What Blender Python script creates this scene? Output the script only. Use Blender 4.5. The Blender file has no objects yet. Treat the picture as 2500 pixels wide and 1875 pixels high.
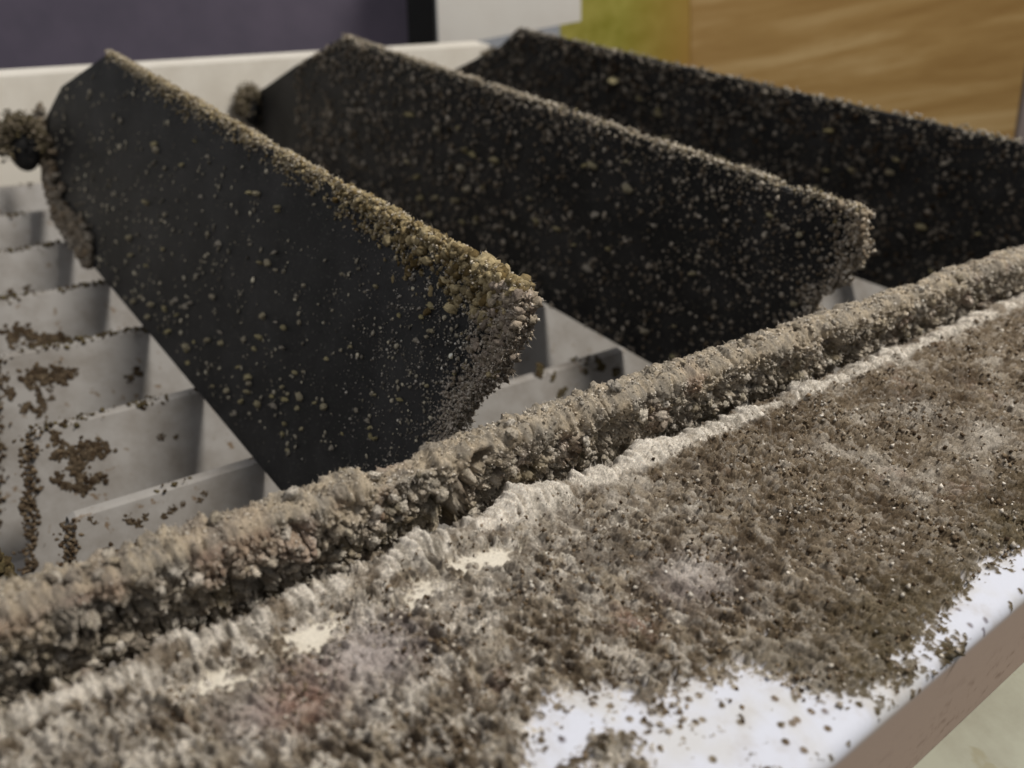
import bpy, math, numpy as np
from mathutils import Matrix, Vector

# ------------------------------------------------------------------ camera, world, lights, exposure
sc = bpy.context.scene
COL = sc.collection
F = 837.0
va = np.array([-762, 564, -837.]); va /= np.linalg.norm(va)
vb = np.array([1188, 364, -837.]); vb -= va * (va @ vb); vb /= np.linalg.norm(vb)
R = np.array([vb, va, np.cross(vb, va)])          # camera axes -> world axes (X along louvre, Y along vanes, Z up)
cam_d = bpy.data.cameras.new('camera'); cam = bpy.data.objects.new('camera', cam_d); COL.objects.link(cam)
cam.matrix_world = Matrix(R.tolist()).to_4x4()
cam_d.sensor_width = 36; cam_d.lens = F / 1024 * 36
cam_d.clip_start = 0.1; cam_d.clip_end = 2000
cam_d.dof.use_dof = True; cam_d.dof.focus_distance = 14.2; cam_d.dof.aperture_fstop = 0.20
sc.camera = cam

w = bpy.data.worlds.new('World'); sc.world = w; w.use_nodes = True
bg = w.node_tree.nodes['Background']; bg.inputs[0].default_value = (0.96, 0.97, 1.0, 1); bg.inputs[1].default_value = 0.20
sc.view_settings.view_transform = 'Standard'; sc.view_settings.look = 'None'
sc.view_settings.exposure = 0.03; sc.view_settings.gamma = 1.0

def area(name, loc, target, size, power, color):
    d = bpy.data.lights.new(name, 'AREA'); d.shape = 'DISK'; d.size = size; d.energy = power; d.color = color
    o = bpy.data.objects.new(name, d); COL.objects.link(o); o.location = loc
    o.rotation_euler = (Vector(target) - Vector(loc)).to_track_quat('-Z', 'Y').to_euler(); return o
area('ceiling_lamp', (40, -6, 72), (9, 14, -10), 18, 92000, (1.0, 0.955, 0.89))
area('second_ceiling_lamp', (-48, 26, 70), (9, 14, -10), 20, 14000, (0.95, 0.95, 1.0))

# ------------------------------------------------------------------ helpers
rng = np.random.default_rng(7)
PERM = np.random.default_rng(3).permutation(4096).astype(np.int64)
GR = np.random.default_rng(4).normal(size=(4096, 3)); GR /= np.linalg.norm(GR, axis=1)[:, None]
RV = np.random.default_rng(5).random((4096, 3))
def _h(i, j, k):
    return PERM[(PERM[(PERM[i & 4095] + j) & 4095] + k) & 4095]
def noise(P, s=1.0, off=0.0):
    P = np.asarray(P, float) * s + off
    I = np.floor(P).astype(np.int64); f = P - I; u = f * f * f * (f * (f * 6 - 15) + 10)
    out = 0.0
    for a in (0, 1):
        wx = u[:, 0] if a else 1 - u[:, 0]
        for b in (0, 1):
            wy = u[:, 1] if b else 1 - u[:, 1]
            for c in (0, 1):
                wz = u[:, 2] if c else 1 - u[:, 2]
                g = GR[_h(I[:, 0] + a, I[:, 1] + b, I[:, 2] + c)]
                d = g[:, 0] * (f[:, 0] - a) + g[:, 1] * (f[:, 1] - b) + g[:, 2] * (f[:, 2] - c)
                out = out + wx * wy * wz * d
    return out * 1.6
def fbm(P, s, n=4, off=0.0, g=0.5):
    o = 0; a = 1.0; t = 0
    for i in range(n):
        o = o + a * noise(P, s, off + i * 17.3); t += a; a *= g; s *= 2.03
    return o / t
def worley(P, s, off=0.0, flat=False):
    P = np.asarray(P, float) * s + off
    I = np.floor(P).astype(np.int64); f = P - I
    F1 = np.full(len(P), 9.0); F2 = F1.copy(); idv = np.zeros(len(P))
    for a in (-1, 0, 1):
        for b in (-1, 0, 1):
            for c in ((0,) if flat else (-1, 0, 1)):
                h = _h(I[:, 0] + a, I[:, 1] + b, I[:, 2] + c); r = RV[h]
                dz = 0 if flat else (c + r[:, 2] - f[:, 2])
                d = (a + r[:, 0] - f[:, 0]) ** 2 + (b + r[:, 1] - f[:, 1]) ** 2 + dz * dz
                m = d < F1
                F2 = np.where(m, F1, np.minimum(F2, d)); F1 = np.where(m, d, F1)
                idv = np.where(m, h / 4096.0, idv)
    return np.sqrt(F1), np.sqrt(F2), idv
def ss(a, b, x): t = np.clip((x - a) / (b - a), 0, 1); return t * t * (3 - 2 * t)
def mixc(c, d, t): return np.asarray(c) * (1 - t[:, None]) + np.asarray(d) * t[:, None]

def lin(r, g, b): return tuple(((v / 255 + 0.055) / 1.055) ** 2.4 if v > 10 else v / 255 / 12.92 for v in (r, g, b))

def link(o, parent=None, label=None, cat=None, group=None, kind=None):
    if o.name not in COL.objects: COL.objects.link(o)
    if parent is not None: o.parent = parent
    if label: o['label'] = label
    if cat: o['category'] = cat
    if group: o['group'] = group
    if kind: o['kind'] = kind
    return o
def mesh(name, V, Fc, mat, parent=None, col=None, smooth=True, **k):
    V = np.ascontiguousarray(V, np.float32); Fc = np.ascontiguousarray(Fc, np.int32)
    me = bpy.data.meshes.new(name); n = Fc.shape[1]
    me.vertices.add(len(V)); me.vertices.foreach_set('co', V.ravel())
    me.loops.add(Fc.size); me.loops.foreach_set('vertex_index', Fc.ravel())
    me.polygons.add(len(Fc)); me.polygons.foreach_set('loop_start', np.arange(0, Fc.size, n, dtype=np.int32))
    me.polygons.foreach_set('loop_total', np.full(len(Fc), n, np.int32))
    me.polygons.foreach_set('use_smooth', np.full(len(Fc), smooth, bool))
    me.update(calc_edges=True)
    if col is not None:
        a = me.color_attributes.new('Col', 'FLOAT_COLOR', 'POINT')
        c4 = np.ones((len(V), 4), np.float32); c4[:, :col.shape[1]] = np.clip(col, 0, 1); a.data.foreach_set('color', c4.ravel())
    me.materials.append(mat)
    return link(bpy.data.objects.new(name, me), parent, **k)
def empty(name, loc=(0, 0, 0), **k):
    o = bpy.data.objects.new(name, None); o.empty_display_size = 0.3; o['_loc'] = 0; del o['_loc']
    o.location = loc; return link(o, None, **k)
def under(o, parent):                      # parent while keeping the world coordinates of the vertices
    o.parent = parent; o.matrix_parent_inverse = Matrix.Translation(parent.location).inverted(); return o
def gridfaces(n, m, flip=False):
    i = np.arange(n * m).reshape(n, m)
    q = np.stack([i[:-1, :-1], i[1:, :-1], i[1:, 1:], i[:-1, 1:]], -1).reshape(-1, 4)
    return q[:, ::-1] if flip else q
def normals(P):
    du = np.gradient(P, axis=0); dv = np.gradient(P, axis=1); n = np.cross(du, dv)
    return n / (np.linalg.norm(n, axis=2, keepdims=True) + 1e-12)

# pixel of the design sketch -> point on a real plane of the thing (all surfaces are world planes)
def ray(x, y): return R @ np.array([x - 512, 384 - y, -F])
def onz(x, y, z): d = ray(x, y); return d * (z / d[2])
def onpl(x, y, P, n): d = ray(x, y); return d * ((np.asarray(P) @ n) / (d @ n))
def D(pts): return [(x * .46293, y * .46293) for x, y in pts]

# ---- icosphere templates
def ico(sub):
    t = (1 + 5 ** .5) / 2
    v = [(-1, t, 0), (1, t, 0), (-1, -t, 0), (1, -t, 0), (0, -1, t), (0, 1, t), (0, -1, -t), (0, 1, -t), (t, 0, -1), (t, 0, 1), (-t, 0, -1), (-t, 0, 1)]
    v = [np.array(p) / np.linalg.norm(p) for p in v]
    f = [(0, 11, 5), (0, 5, 1), (0, 1, 7), (0, 7, 10), (0, 10, 11), (1, 5, 9), (5, 11, 4), (11, 10, 2), (10, 7, 6), (7, 1, 8), (3, 9, 4), (3, 4, 2), (3, 2, 6), (3, 6, 8), (3, 8, 9), (4, 9, 5), (2, 4, 11), (6, 2, 10), (8, 6, 7), (9, 8, 1)]
    for _ in range(sub):
        c = {}; nf = []
        def mid(a, b):
            k = (min(a, b), max(a, b))
            if k not in c:
                m = v[a] + v[b]; v.append(m / np.linalg.norm(m)); c[k] = len(v) - 1
            return c[k]
        for a, b, d in f:
            x, y, z = mid(a, b), mid(b, d), mid(d, a); nf += [(a, x, z), (b, y, x), (d, z, y), (x, y, z)]
        f = nf
    return np.array(v), np.array(f)
def variants(sub, n, amp, fr):
    V, f = ico(sub); out = []
    for k in range(n):
        out.append(V * np.array([1, .6 + .1 * (k % 4), .45 + .1 * (k % 5)]) * (1 + amp * fbm(V, fr, 3, 31.0 * k + 5, 0.75))[:, None])
    return out, f
TPL = {0: variants(0, 8, 1.1, 2.6), 1: variants(1, 10, 1.25, 2.6), 2: variants(2, 10, 1.1, 3.0), 3: variants(1, 8, .55, 1.6)}
_o = np.array([(1, 0, 0), (-1, 0, 0), (0, 1, 0), (0, -1, 0), (0, 0, 1), (0, 0, -1.)]); _of = np.array([(0, 2, 4), (2, 1, 4), (1, 3, 4), (3, 0, 4), (2, 0, 5), (1, 2, 5), (3, 1, 5), (0, 3, 5)])
TPL[-1] = ([_o * np.random.default_rng(90 + k).uniform(.6, 1.4, (6, 1)) for k in range(10)], _of)
def rots(n):
    q = rng.normal(size=(n, 4)); q /= np.linalg.norm(q, axis=1)[:, None]; a, b, c, d = q.T
    return np.stack([1 - 2 * (c * c + d * d), 2 * (b * c - a * d), 2 * (b * d + a * c), 2 * (b * c + a * d), 1 - 2 * (b * b + d * d), 2 * (c * d - a * b), 2 * (b * d - a * c), 2 * (c * d + a * b), 1 - 2 * (b * b + c * c)], 1).reshape(n, 3, 3)
def lumps(name, P, r, col, mat, parent, sub=1, nrm=None, flat=1.0, cj=0.12, smooth=True, **k):
    """many small irregular mould lumps joined into one mesh"""
    P = np.asarray(P, float); n = len(P); r = np.broadcast_to(r, (n,)); col = np.broadcast_to(col, (n, 3))
    tv, tf = TPL[sub]; T = np.stack(tv)[rng.integers(0, len(tv), n)]
    V = np.einsum('nij,nkj->nki', rots(n), T) * (r[:, None] * rng.uniform(.8, 1.25, (n, 1)))[:, :, None]
    if nrm is not None and flat != 1.0:
        nr = np.broadcast_to(nrm, (n, 3)); d = np.einsum('nki,ni->nk', V, nr)
        V = V + (d * (flat - 1))[:, :, None] * nr[:, None, :]
    V = V + P[:, None, :]
    Fc = tf[None] + (np.arange(n) * T.shape[1])[:, None, None]
    C = np.repeat(col * (1 + rng.normal(0, cj, (n, 1))), T.shape[1], 0)
    C = C * np.clip(1 + rng.normal(0, .24, (len(C), 1)), .4, 1.7)
    return mesh(name, V.reshape(-1, 3), Fc.reshape(-1, 3), mat, parent, C, smooth, **k)
def fibres(name, P, N, L, wd, col, mat, parent, spread=0.7, **k):
    """short fuzz: each fibre a thin bent ribbon of three triangles"""
    P = np.asarray(P, float); n = len(P); N = np.broadcast_to(N, (n, 3)); L = np.broadcast_to(L, (n,))
    d = N + rng.normal(0, spread, (n, 3)); d /= np.linalg.norm(d, axis=1)[:, None]
    d2 = d + rng.normal(0, .45, (n, 3)); d2 /= np.linalg.norm(d2, axis=1)[:, None]
    s = np.cross(d, rng.normal(size=(n, 3))); s /= np.linalg.norm(s, axis=1)[:, None]; s = s * np.broadcast_to(wd, (n,))[:, None]
    m = P + d * L[:, None] * .5; e = m + d2 * L[:, None] * .5
    V = np.stack([P - s, P + s, m + s * .7, m - s * .7, e], 1).reshape(-1, 3)
    b = (np.arange(n) * 5)[:, None, None]
    Fc = (np.array([[0, 1, 2], [0, 2, 3], [3, 2, 4]])[None] + b).reshape(-1, 3)
    C = np.repeat(np.broadcast_to(col, (n, 3)) * (1 + rng.normal(0, .1, (n, 1))), 5, 0)
    return mesh(name, V, Fc, mat, parent, C, True, **k)

# ------------------------------------------------------------------ materials
def nodemat(name):
    m = bpy.data.materials.new(name); m.use_nodes = True; nt = m.node_tree
    return m, nt, nt.nodes['Principled BSDF']
def nz(nt, scale, detail=4, rough=.6, vec=None, dist=0):
    n = nt.nodes.new('ShaderNodeTexNoise'); n.inputs['Scale'].default_value = scale; n.inputs['Detail'].default_value = detail
    n.inputs['Roughness'].default_value = rough; n.inputs['Distortion'].default_value = dist
    if vec: nt.links.new(vec, n.inputs['Vector'])
    return n
def ramp(nt, src, pts):
    r = nt.nodes.new('ShaderNodeValToRGB'); e = r.color_ramp.elements
    while len(e) < len(pts): e.new(.5)
    for i, (p, c) in enumerate(pts): e[i].position = p; e[i].color = (*c, 1) if len(c) == 3 else c
    nt.links.new(src, r.inputs[0]); return r
def mix(nt, typ, a, b, fac=1.0):
    m = nt.nodes.new('ShaderNodeMix'); m.data_type = 'RGBA'; m.blend_type = typ
    for s, v in ((0, fac), (6, a), (7, b)):
        if hasattr(v, 'is_output'): nt.links.new(v, m.inputs[s])
        elif isinstance(v, (int, float)): m.inputs[s].default_value = v
        else: m.inputs[s].default_value = (*v, 1)
    return m.outputs[2]
def obco(nt):
    return nt.nodes.new('ShaderNodeTexCoord').outputs['Object']
def bump(nt, bs, h, strength, dist):
    b = nt.nodes.new('ShaderNodeBump'); b.inputs['Strength'].default_value = strength; b.inputs['Distance'].default_value = dist
    nt.links.new(h, b.inputs['Height']); nt.links.new(b.outputs[0], bs.inputs['Normal'])
def mould_mat(name, fine=22, var=0.35, bstr=0.7, bd=0.03):
    m, nt, bs = nodemat(name); co = obco(nt)
    a = nt.nodes.new('ShaderNodeVertexColor'); a.layer_name = 'Col'
    n = nz(nt, fine, 6, .75, co); lo, hi = 1 - var, 1 + var
    r = ramp(nt, n.outputs[0], [(.3, (lo, lo, lo * .97)), (.7, (hi, hi, hi))])
    c = mix(nt, 'MULTIPLY', a.outputs[0], r.outputs[0], a.outputs[1])
    nt.links.new(c, bs.inputs['Base Color']); bs.inputs['Roughness'].default_value = .95
    bs.inputs['Specular IOR Level'].default_value = .15
    n2 = nz(nt, fine * 2.2, 5, .75, co); bump(nt, bs, n2.outputs[0], bstr, bd)
    ml = nt.nodes.new('ShaderNodeMath'); ml.operation = 'MULTIPLY'; ml.inputs[1].default_value = bstr; nt.links.new(a.outputs[1], ml.inputs[0])
    nt.links.new(ml.outputs[0], [q for q in nt.nodes if q.type == 'BUMP'][0].inputs['Strength'])
    return m
M_mat = mould_mat('mould_mat', 24, .5, 1.0, .05)
M_crust = mould_mat('mould_crust', 30, .4, .9, .035)
M_lump = mould_mat('mould_lump', 24, .3, .6, .03)
M_fib, nt_, bs_ = nodemat('mould_fibre')
a_ = nt_.nodes.new('ShaderNodeVertexColor'); a_.layer_name = 'Col'; nt_.links.new(a_.outputs[0], bs_.inputs['Base Color'])
bs_.inputs['Roughness'].default_value = 1; bs_.inputs['Specular IOR Level'].default_value = .1

def plastic(name, base, dirt, amt=.5, rough=.45, scale=1.2, spots=None, bstr=.1):
    m, nt, bs = nodemat(name); co = obco(nt)
    n = nz(nt, scale, 8, .65, co); r = ramp(nt, n.outputs[0], [(.42, (0, 0, 0)), (.72, (amt, amt, amt))])
    c = mix(nt, 'MIX', base, dirt, r.outputs[0])
    if spots:
        n2 = nz(nt, spots[0], 3, .6, co); r2 = ramp(nt, n2.outputs[0], [(spots[1], (0, 0, 0)), (spots[1] + .06, (1, 1, 1))])
        c = mix(nt, 'MIX', c, spots[2], r2.outputs[0])
    nt.links.new(c, bs.inputs['Base Color']); bs.inputs['Roughness'].default_value = rough
    bs.inputs['Specular IOR Level'].default_value = .35
    n3 = nz(nt, 14, 6, .7, co); bump(nt, bs, n3.outputs[0], bstr, .02)
    return m
M_slat = plastic('grey_white_plastic', lin(150, 146, 141), lin(112, 104, 94), .8, .5, .7, (2.4, .64, lin(112, 96, 78)), .08)
M_wall = plastic('cream_plastic', lin(234, 228, 216), lin(200, 190, 174), .4, .45, .5, None, .05)
M_pink = plastic('underside_plastic', lin(236, 212, 200), lin(170, 140, 124), .6, .6, 1.1, (5.0, .66, lin(110, 84, 70)), .25)
M_green = plastic('lower_wall_plastic', lin(140, 140, 124), lin(118, 114, 98), .9, .6, .7, (1.3, .60, lin(126, 122, 100)), .1)
M_black = plastic('black_blade_plastic', (.0045, .0047, .0052), (.030, .029, .029), .9, .6, .5, (17, .64, (.15, .14, .125)), .4)
M_dark = plastic('dark_inside', (.02, .018, .015), (.04, .035, .03), .5, .8, 1)

# colours of the growth (pigment, with shade painted into pits and seams)
TAN = np.array(lin(178, 164, 143)); PALE = np.array(lin(220, 212, 200)); BROWN = np.array(lin(118, 103, 84)); DARK = np.array(lin(62, 48, 34))
OLIVE = np.array(lin(120, 108, 76)); YEL = np.array(lin(190, 176, 120)); GREY = np.array(lin(150, 142, 130)); ROSE = np.array(lin(158, 118, 102)); MAUVE = np.array(lin(176, 166, 164))
WHITE = np.array(lin(214, 217, 228))

# ------------------------------------------------------------------ front housing panel with its mat of mould
ZP, YB, YF = -8.0, 7.46, 2.16
housing = empty('vent_housing', (8, 5, -10.3), label='white front lip of the vent under a thick mat of brown mould', cat='vent housing')
def insphere(P2, poly):            # signed distance to polygon (positive inside)
    poly = np.array(poly); n = len(poly); dmin = np.full(len(P2), 1e9); ins = np.zeros(len(P2), bool)
    for i in range(n):
        a = poly[i]; b = poly[(i + 1) % n]; ab = b - a; t = np.clip(((P2 - a) @ ab) / (ab @ ab), 0, 1)
        dmin = np.minimum(dmin, np.linalg.norm(P2 - a - t[:, None] * ab, axis=1))
        c = ((a[1] > P2[:, 1]) != (b[1] > P2[:, 1])) & (P2[:, 0] < (b[0] - a[0]) * (P2[:, 1] - a[1]) / (b[1] - a[1] + 1e-12) + a[0]); ins ^= c
    return np.where(ins, dmin, -dmin)
def poly(pts): return [onz(x, y, ZP)[:2] for x, y in D(pts)]
BARE = [poly([(1120, 1760), (1140, 1560), (1190, 1500), (1330, 1490), (1420, 1540), (1450, 1490), (1540, 1460), (1640, 1445), (1720, 1480), (1790, 1500), (1900, 1495), (1990, 1490), (1850, 1800)]),
        poly([(2075, 1320), (2110, 1230), (2150, 1210), (2230, 1180), (2400, 1080), (2400, 1240), (2090, 1400)])]
HALF = [poly([(330, 1500), (600, 1372), (820, 1290), (960, 1212), (1140, 1165), (1160, 1200), (1000, 1260), (850, 1340), (690, 1410), (450, 1520)]), poly([(1880, 1500), (1930, 1385), (2060, 1290), (2110, 1350), (1990, 1520)]), poly([(1180, 1700), (1270, 1570), (1420, 1570), (1400, 1680)])]
STREAK = [poly([(600, 1385), (700, 1345), (800, 1305), (850, 1325), (720, 1385), (640, 1405)]), poly([(470, 1450), (560, 1400), (620, 1400), (520, 1470)]), poly([(960, 1215), (1050, 1190), (1150, 1180), (1120, 1215), (1000, 1235)])]
def blob(P2, x, y, r, asp=1.0):
    c = onz(*D([(x, y)])[0], ZP)[:2]; return np.exp(-(((P2[:, 0] - c[0]) / (r * asp)) ** 2 + ((P2[:, 1] - c[1]) / r) ** 2))

xs = [-1.6]
while xs[-1] < 31: xs.append(xs[-1] + (0.559 * xs[-1] + 7.2) * 1.8 / F)
xs = np.array(xs)
prof = []
for t in np.linspace(0, 1, 26)[:-1]: prof.append((YB + .12, -9.8 + (1.8 - .12) * t, 0))
for t in np.linspace(0, np.pi / 2, 14)[:-1]: prof.append((YB + .12 * math.cos(t), ZP - .12 + .12 * math.sin(t), 0))
for t in np.linspace(0, 1, 340)[:-1]: prof.append((YB + (YF + .22 - YB) * t, ZP, 1))
for t in np.linspace(0, np.pi / 2, 22)[:-1]: prof.append((YF + .22 - .22 * math.sin(t), ZP - .22 + .22 * math.cos(t), 1))
for t in np.linspace(0, 1, 34): prof.append((YF - .12 * t, ZP - .22 - 2.08 * t, 0))
prof = np.array(prof)
P = np.zeros((len(xs), len(prof), 3)); P[..., 0] = xs[:, None]; P[..., 1] = prof[None, :, 0]; P[..., 2] = prof[None, :, 1]
N = normals(P); 
if N[10, 200, 2] < 0: N = -N
p = P.reshape(-1, 3); nn = N.reshape(-1, 3); Q = p[:, :2]
bare = np.maximum.reduce([insphere(Q, b) for b in BARE]); half = np.maximum.reduce([insphere(Q, b) for b in HALF]); strk = np.maximum.reduce([insphere(Q, b) for b in STREAK])
n_s = fbm(p, 4.5, 4, 11.); n_m = fbm(p, 1.3, 3, 51.)
cover = 1.1 - ss(-.5, .46, bare) * 1.2
th_f = ss(-.14, .14, half); cover = cover * (1 - th_f) + (.60 + 1.1 * fbm(p, 1.7, 3, 555.)) * th_f; cover -= .24 * ss(-.25, .15, strk) * ss(-.35, .1, fbm(p, 2.4, 3, 432.)); cover -= .08 * ss(6.2, 6.9, p[:, 1]) * ss(7.4, 7.0, p[:, 1]) * ss(12, 6, p[:, 0])
cover -= .7 * ss(YF + .55, YF + .15, p[:, 1]) * ss(9.5, 11, p[:, 0])
cover = np.where(p[:, 2] < ZP - .12, 0.0, cover)
wa = worley(p, 6.0, 5.5, flat=True)[0]; wb = worley(p, 13.0, 2.5, flat=True)[0]
n_s = fbm(p, 2.6, 6, 11., .85) * 2.6 + .45 * (.5 - wa) + .45 * (.5 - wb)
mm = ss(-.07, .09, n_s + (cover - .5) * 1.15 + .35 * ss(.85, 1.05, cover))
mm = np.where(p[:, 2] < ZP - .12, mm * (p[:, 1] > 5), mm)
wc, _, idc = worley(p, 7.5, 15.3, flat=True); wd0, _, idd = worley(p, 10.0, 25.3, flat=True); jt = .22 * noise(p, 13, 6.)
near_e = ss(.02, .75, cover)
col2 = ss(.50, .34, wc + jt) * (idc < near_e * .85) * (p[:, 2] > ZP - .12)
hol = ss(.52, .38, wd0 + jt) * (idd > near_e * .95 + .05) * (cover < .97)
mm = np.maximum(mm * (1 - hol * .95), col2)
# isolated colonies on the bare plastic
w1, w2, wid = worley(p * np.array([1, 1, 1]), 5.0, 3.3, flat=True)
iso = ss(.30, .12, w1) * (wid > .66) * (p[:, 2] > ZP - .2)
mm = np.maximum(mm, iso * .85 * ss(-.3, .1, n_m + .12))
# relief: elongated pits and ridges (stretched across the lip) over soft hummocks
an = np.stack([p[:, 0] * 1.0 + .35 * p[:, 1], p[:, 1] * .5, p[:, 2]], 1)
fsc = 1 + .55 * ss(4, 13, p[:, 0])[:, None]; an = an * 1.0
an2 = an + .05 * np.stack([noise(p, 5, 1), noise(p, 5, 40), noise(p, 5, 80)], 1)
fA = worley(an2, 6.2, 7.7, flat=True); fB = worley(an2, 9.0, 7.7, flat=True); mA = (p[:, 0] + 1.5 * noise(p, .8, 3.)) > 8.5
f1, f2, fid = [np.where(mA, b, a) for a, b in zip(fA, fB)]
g1, g2, gid = worley(an2, 11.5, 1.7, flat=True)
pit = ss(.52, .08, f1) * (.35 + .65 * fid); pit2 = ss(.5, .1, g1) * (.3 + .7 * gid)
hum = fbm(p, 1.1, 3, 91.); med = fbm(an2, 5.0, 4, 13., .6)
amp = .55 + .6 * ss(-.3, .4, fbm(p, .45, 2, 5.))
hs = 1 - .2 * ss(3, 13, p[:, 0])
ridge = 1 - 2 * np.abs(fbm(an2, 6.5, 4, 313., .62)); fine = fbm(an2, 17, 4, 3., .8)
h = .13 + .10 * hum + (.20 * med - .20 * pit * amp - .09 * pit2 + .11 * (ridge - .7) + .12 * fine) * hs
tuft = blob(Q, 1490, 1245, .28, 1.1) + .6 * blob(Q, 760, 1440, .4) + .5 * blob(Q, 1980, 900, .35, 1.4) + .5 * blob(Q, 2120, 960, .4, 1.6)
h = h + .07 * tuft
h = np.maximum(h, .012) * mm * (1 - .55 * ss(.3, 1, iso)) * (.22 + .78 * ss(.3, .85, cover))
# pale rolled fringe along the back edge, combed across
dback = (YB + .02 - p[:, 1]); 
st = noise(np.stack([p[:, 0] * 9 + .8 * noise(p, 2), p[:, 1] * 1.5, p[:, 2] * 1.5], 1), 1.0) + .6 * noise(np.stack([p[:, 0] * 21, p[:, 1] * 3, p[:, 2] * 3], 1), 1.0)
fw = .55 + .55 * ss(-.25, .35, fbm(np.stack([p[:, 0], 0 * p[:, 0], 0 * p[:, 0]], 1), .9, 3, 2.))
fw = fw * (1 - .45 * ss(.1, .4, noise(np.stack([p[:, 0], 0 * p[:, 0], 0 * p[:, 0]], 1), 1.9, 77.))) + .55 * np.clip(blob(Q, 1090, 1120, .5, 1.1) + .8 * blob(Q, 1400, 980, .5, 1.6), 0, 1)
lobes = worley(np.stack([p[:, 0], np.zeros(len(p)), np.zeros(len(p))], 1), 1.3, .5, flat=True)[0]
fr = np.exp(-(np.clip(np.abs(dback - .12), 0, 9) / (.20 * fw)) ** 2) * (p[:, 2] > -8.35)
h = h * (1 - .75 * fr) + fr * (.22 * fw + .11 * st * fw + .16 * (.6 - lobes) + .05 * hum)
h = np.where((p[:, 2] < -8.35) & (p[:, 1] > 5), .05 + .06 * med, h)
c = mixc(BROWN * .8, TAN * .9, ss(-.15, .25, fbm(p, 3.3, 5, 8., .7) + .25 * med))
c = mixc(c, PALE, ss(-.02, .22, .7 * fbm(an2, 8.5, 4, 77., .66) + .25 * (ridge - .72)) * .8)
c = mixc(c, DARK * .75, .95 * np.clip(ss(.5, .16, f1 + .12 * noise(p, 14)) * (fid > .25) + .6 * ss(.4, .1, g1) * (gid > .55), 0, 1))  # dark spores in the pits; the same colour also paints shade into the relief
bigp = fbm(p, .75, 3, 140., .6); c = mixc(c, BROWN * .85, .55 * ss(4, 11, p[:, 0])); c = mixc(c, PALE * .9, .4 * ss(.1, .45, bigp)); c = mixc(c, DARK * 1.1, .55 * ss(-.02, -.35, bigp)); c = mixc(c, PALE, .45 * ss(4.5, 7.2, p[:, 1]) * ss(11, 4, p[:, 0]) * ss(-.3, .2, n_m))
c = mixc(c, PALE * 1.05, .85 * ss(.08, .26, fbm(p, 2.7, 4, 640., .65)) * ss(11, 3.5, p[:, 0])); c = mixc(c, BROWN * .7, .7 * ss(.05, .3, fbm(p, 3.4, 4, 940., .65)) * ss(12, 4, p[:, 0]))
c = mixc(c, OLIVE * .55, .55 * ss(2.0, 0.2, p[:, 1] - YF + .8 * n_m) * ss(.3, .5, w1 * 0 + .6))
c = mixc(c, ROSE, .55 * np.clip(blob(Q, 1370, 1360, .3, .9) + blob(Q, 680, 1480, .38) + .3 * ss(.3, .5, fbm(p, .9, 2, 66.)), 0, 1) * ss(-.2, .3, med))
c = mixc(c, PALE, np.clip(.9 * tuft, 0, .85)); c = mixc(c, MAUVE * 1.1, .75 * np.clip(blob(Q, 800, 1430, .5, 1.3) + .8 * blob(Q, 560, 1560, .3) + .6 * blob(Q, 1500, 1260, .45, 1.4), 0, 1)); c = mixc(c, ROSE * 1.2, .5 * np.clip(blob(Q, 640, 1530, .35), 0, 1))
cf = mixc(GREY * .95, PALE * 1.1, ss(-.5, .4, 1.0 * st + .6 * hum)); cf = mixc(cf, PALE * 1.12, np.clip(1.2 * blob(Q, 1080, 1130, .5, 1.2) + blob(Q, 1350, 985, .7, 2.2), 0, 1))
cf = mixc(cf, BROWN, .8 * ss(.05, .35, fbm(p, 2.2, 3, 23.)) * (1 - np.clip(blob(Q, 1090, 1120, .5, 1.1) + blob(Q, 1400, 980, .5, 1.6), 0, 1)))
c = mixc(c, cf, ss(.15, .5, fr))
base = mixc(WHITE * 1.08, np.array(lin(216, 216, 218)), ss(-.1, .4, n_m)); base = mixc(base, np.array(lin(232, 224, 208)), ss(5.2, 6.0, p[:, 1])); base = mixc(base, np.array(lin(214, 190, 176)), ss(ZP - .1, ZP - .3, p[:, 2]) * (p[:, 1] < 5))
base = mixc(base, np.array(lin(140, 114, 98)), .6 * ss(.05, .45, fbm(p * np.array([.6, 1, 1.3]), 4, 6, 9., .7)) * ss(ZP - .5, ZP - 1.9, p[:, 2]) * (p[:, 1] < 5))
base = mixc(base, np.array(lin(112, 104, 112)), iso * .8)
al = ss(.12, .55, mm + .15 * med) * (1 - .25 * col2 * (1 - near_e)); dust = ss(-.05, .9, cover) * ss(-.35, .3, fbm(p, 5, 5, 808., .75)) + .35 * ss(.0, .5, fbm(p, 1.6, 5, 818., .7)); base = mixc(base, TAN * .95, np.clip(.75 * dust, 0, .8) * (p[:, 2] > ZP - .2))
c = mixc(base * .72, c * 1.2, al)
c = np.concatenate([c, np.clip(al + .06 + .3 * (p[:, 1] > 5), 0, 1)[:, None]], 1)
V = p + nn * h[:, None]
ob = mesh('mouldy_front_lip', V, gridfaces(len(xs), len(prof)), M_mat, None, c, kind=None); under(ob, housing)
ob['label'] = 'front lip with brown mould mat, pale combed fringe and bare white patches'
PV = V.reshape(len(xs), len(prof), 3); PC = c[:, :3].reshape(PV.shape); Pm = mm.reshape(PV.shape[:2]); PN = N; PF = fr.reshape(PV.shape[:2])
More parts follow.
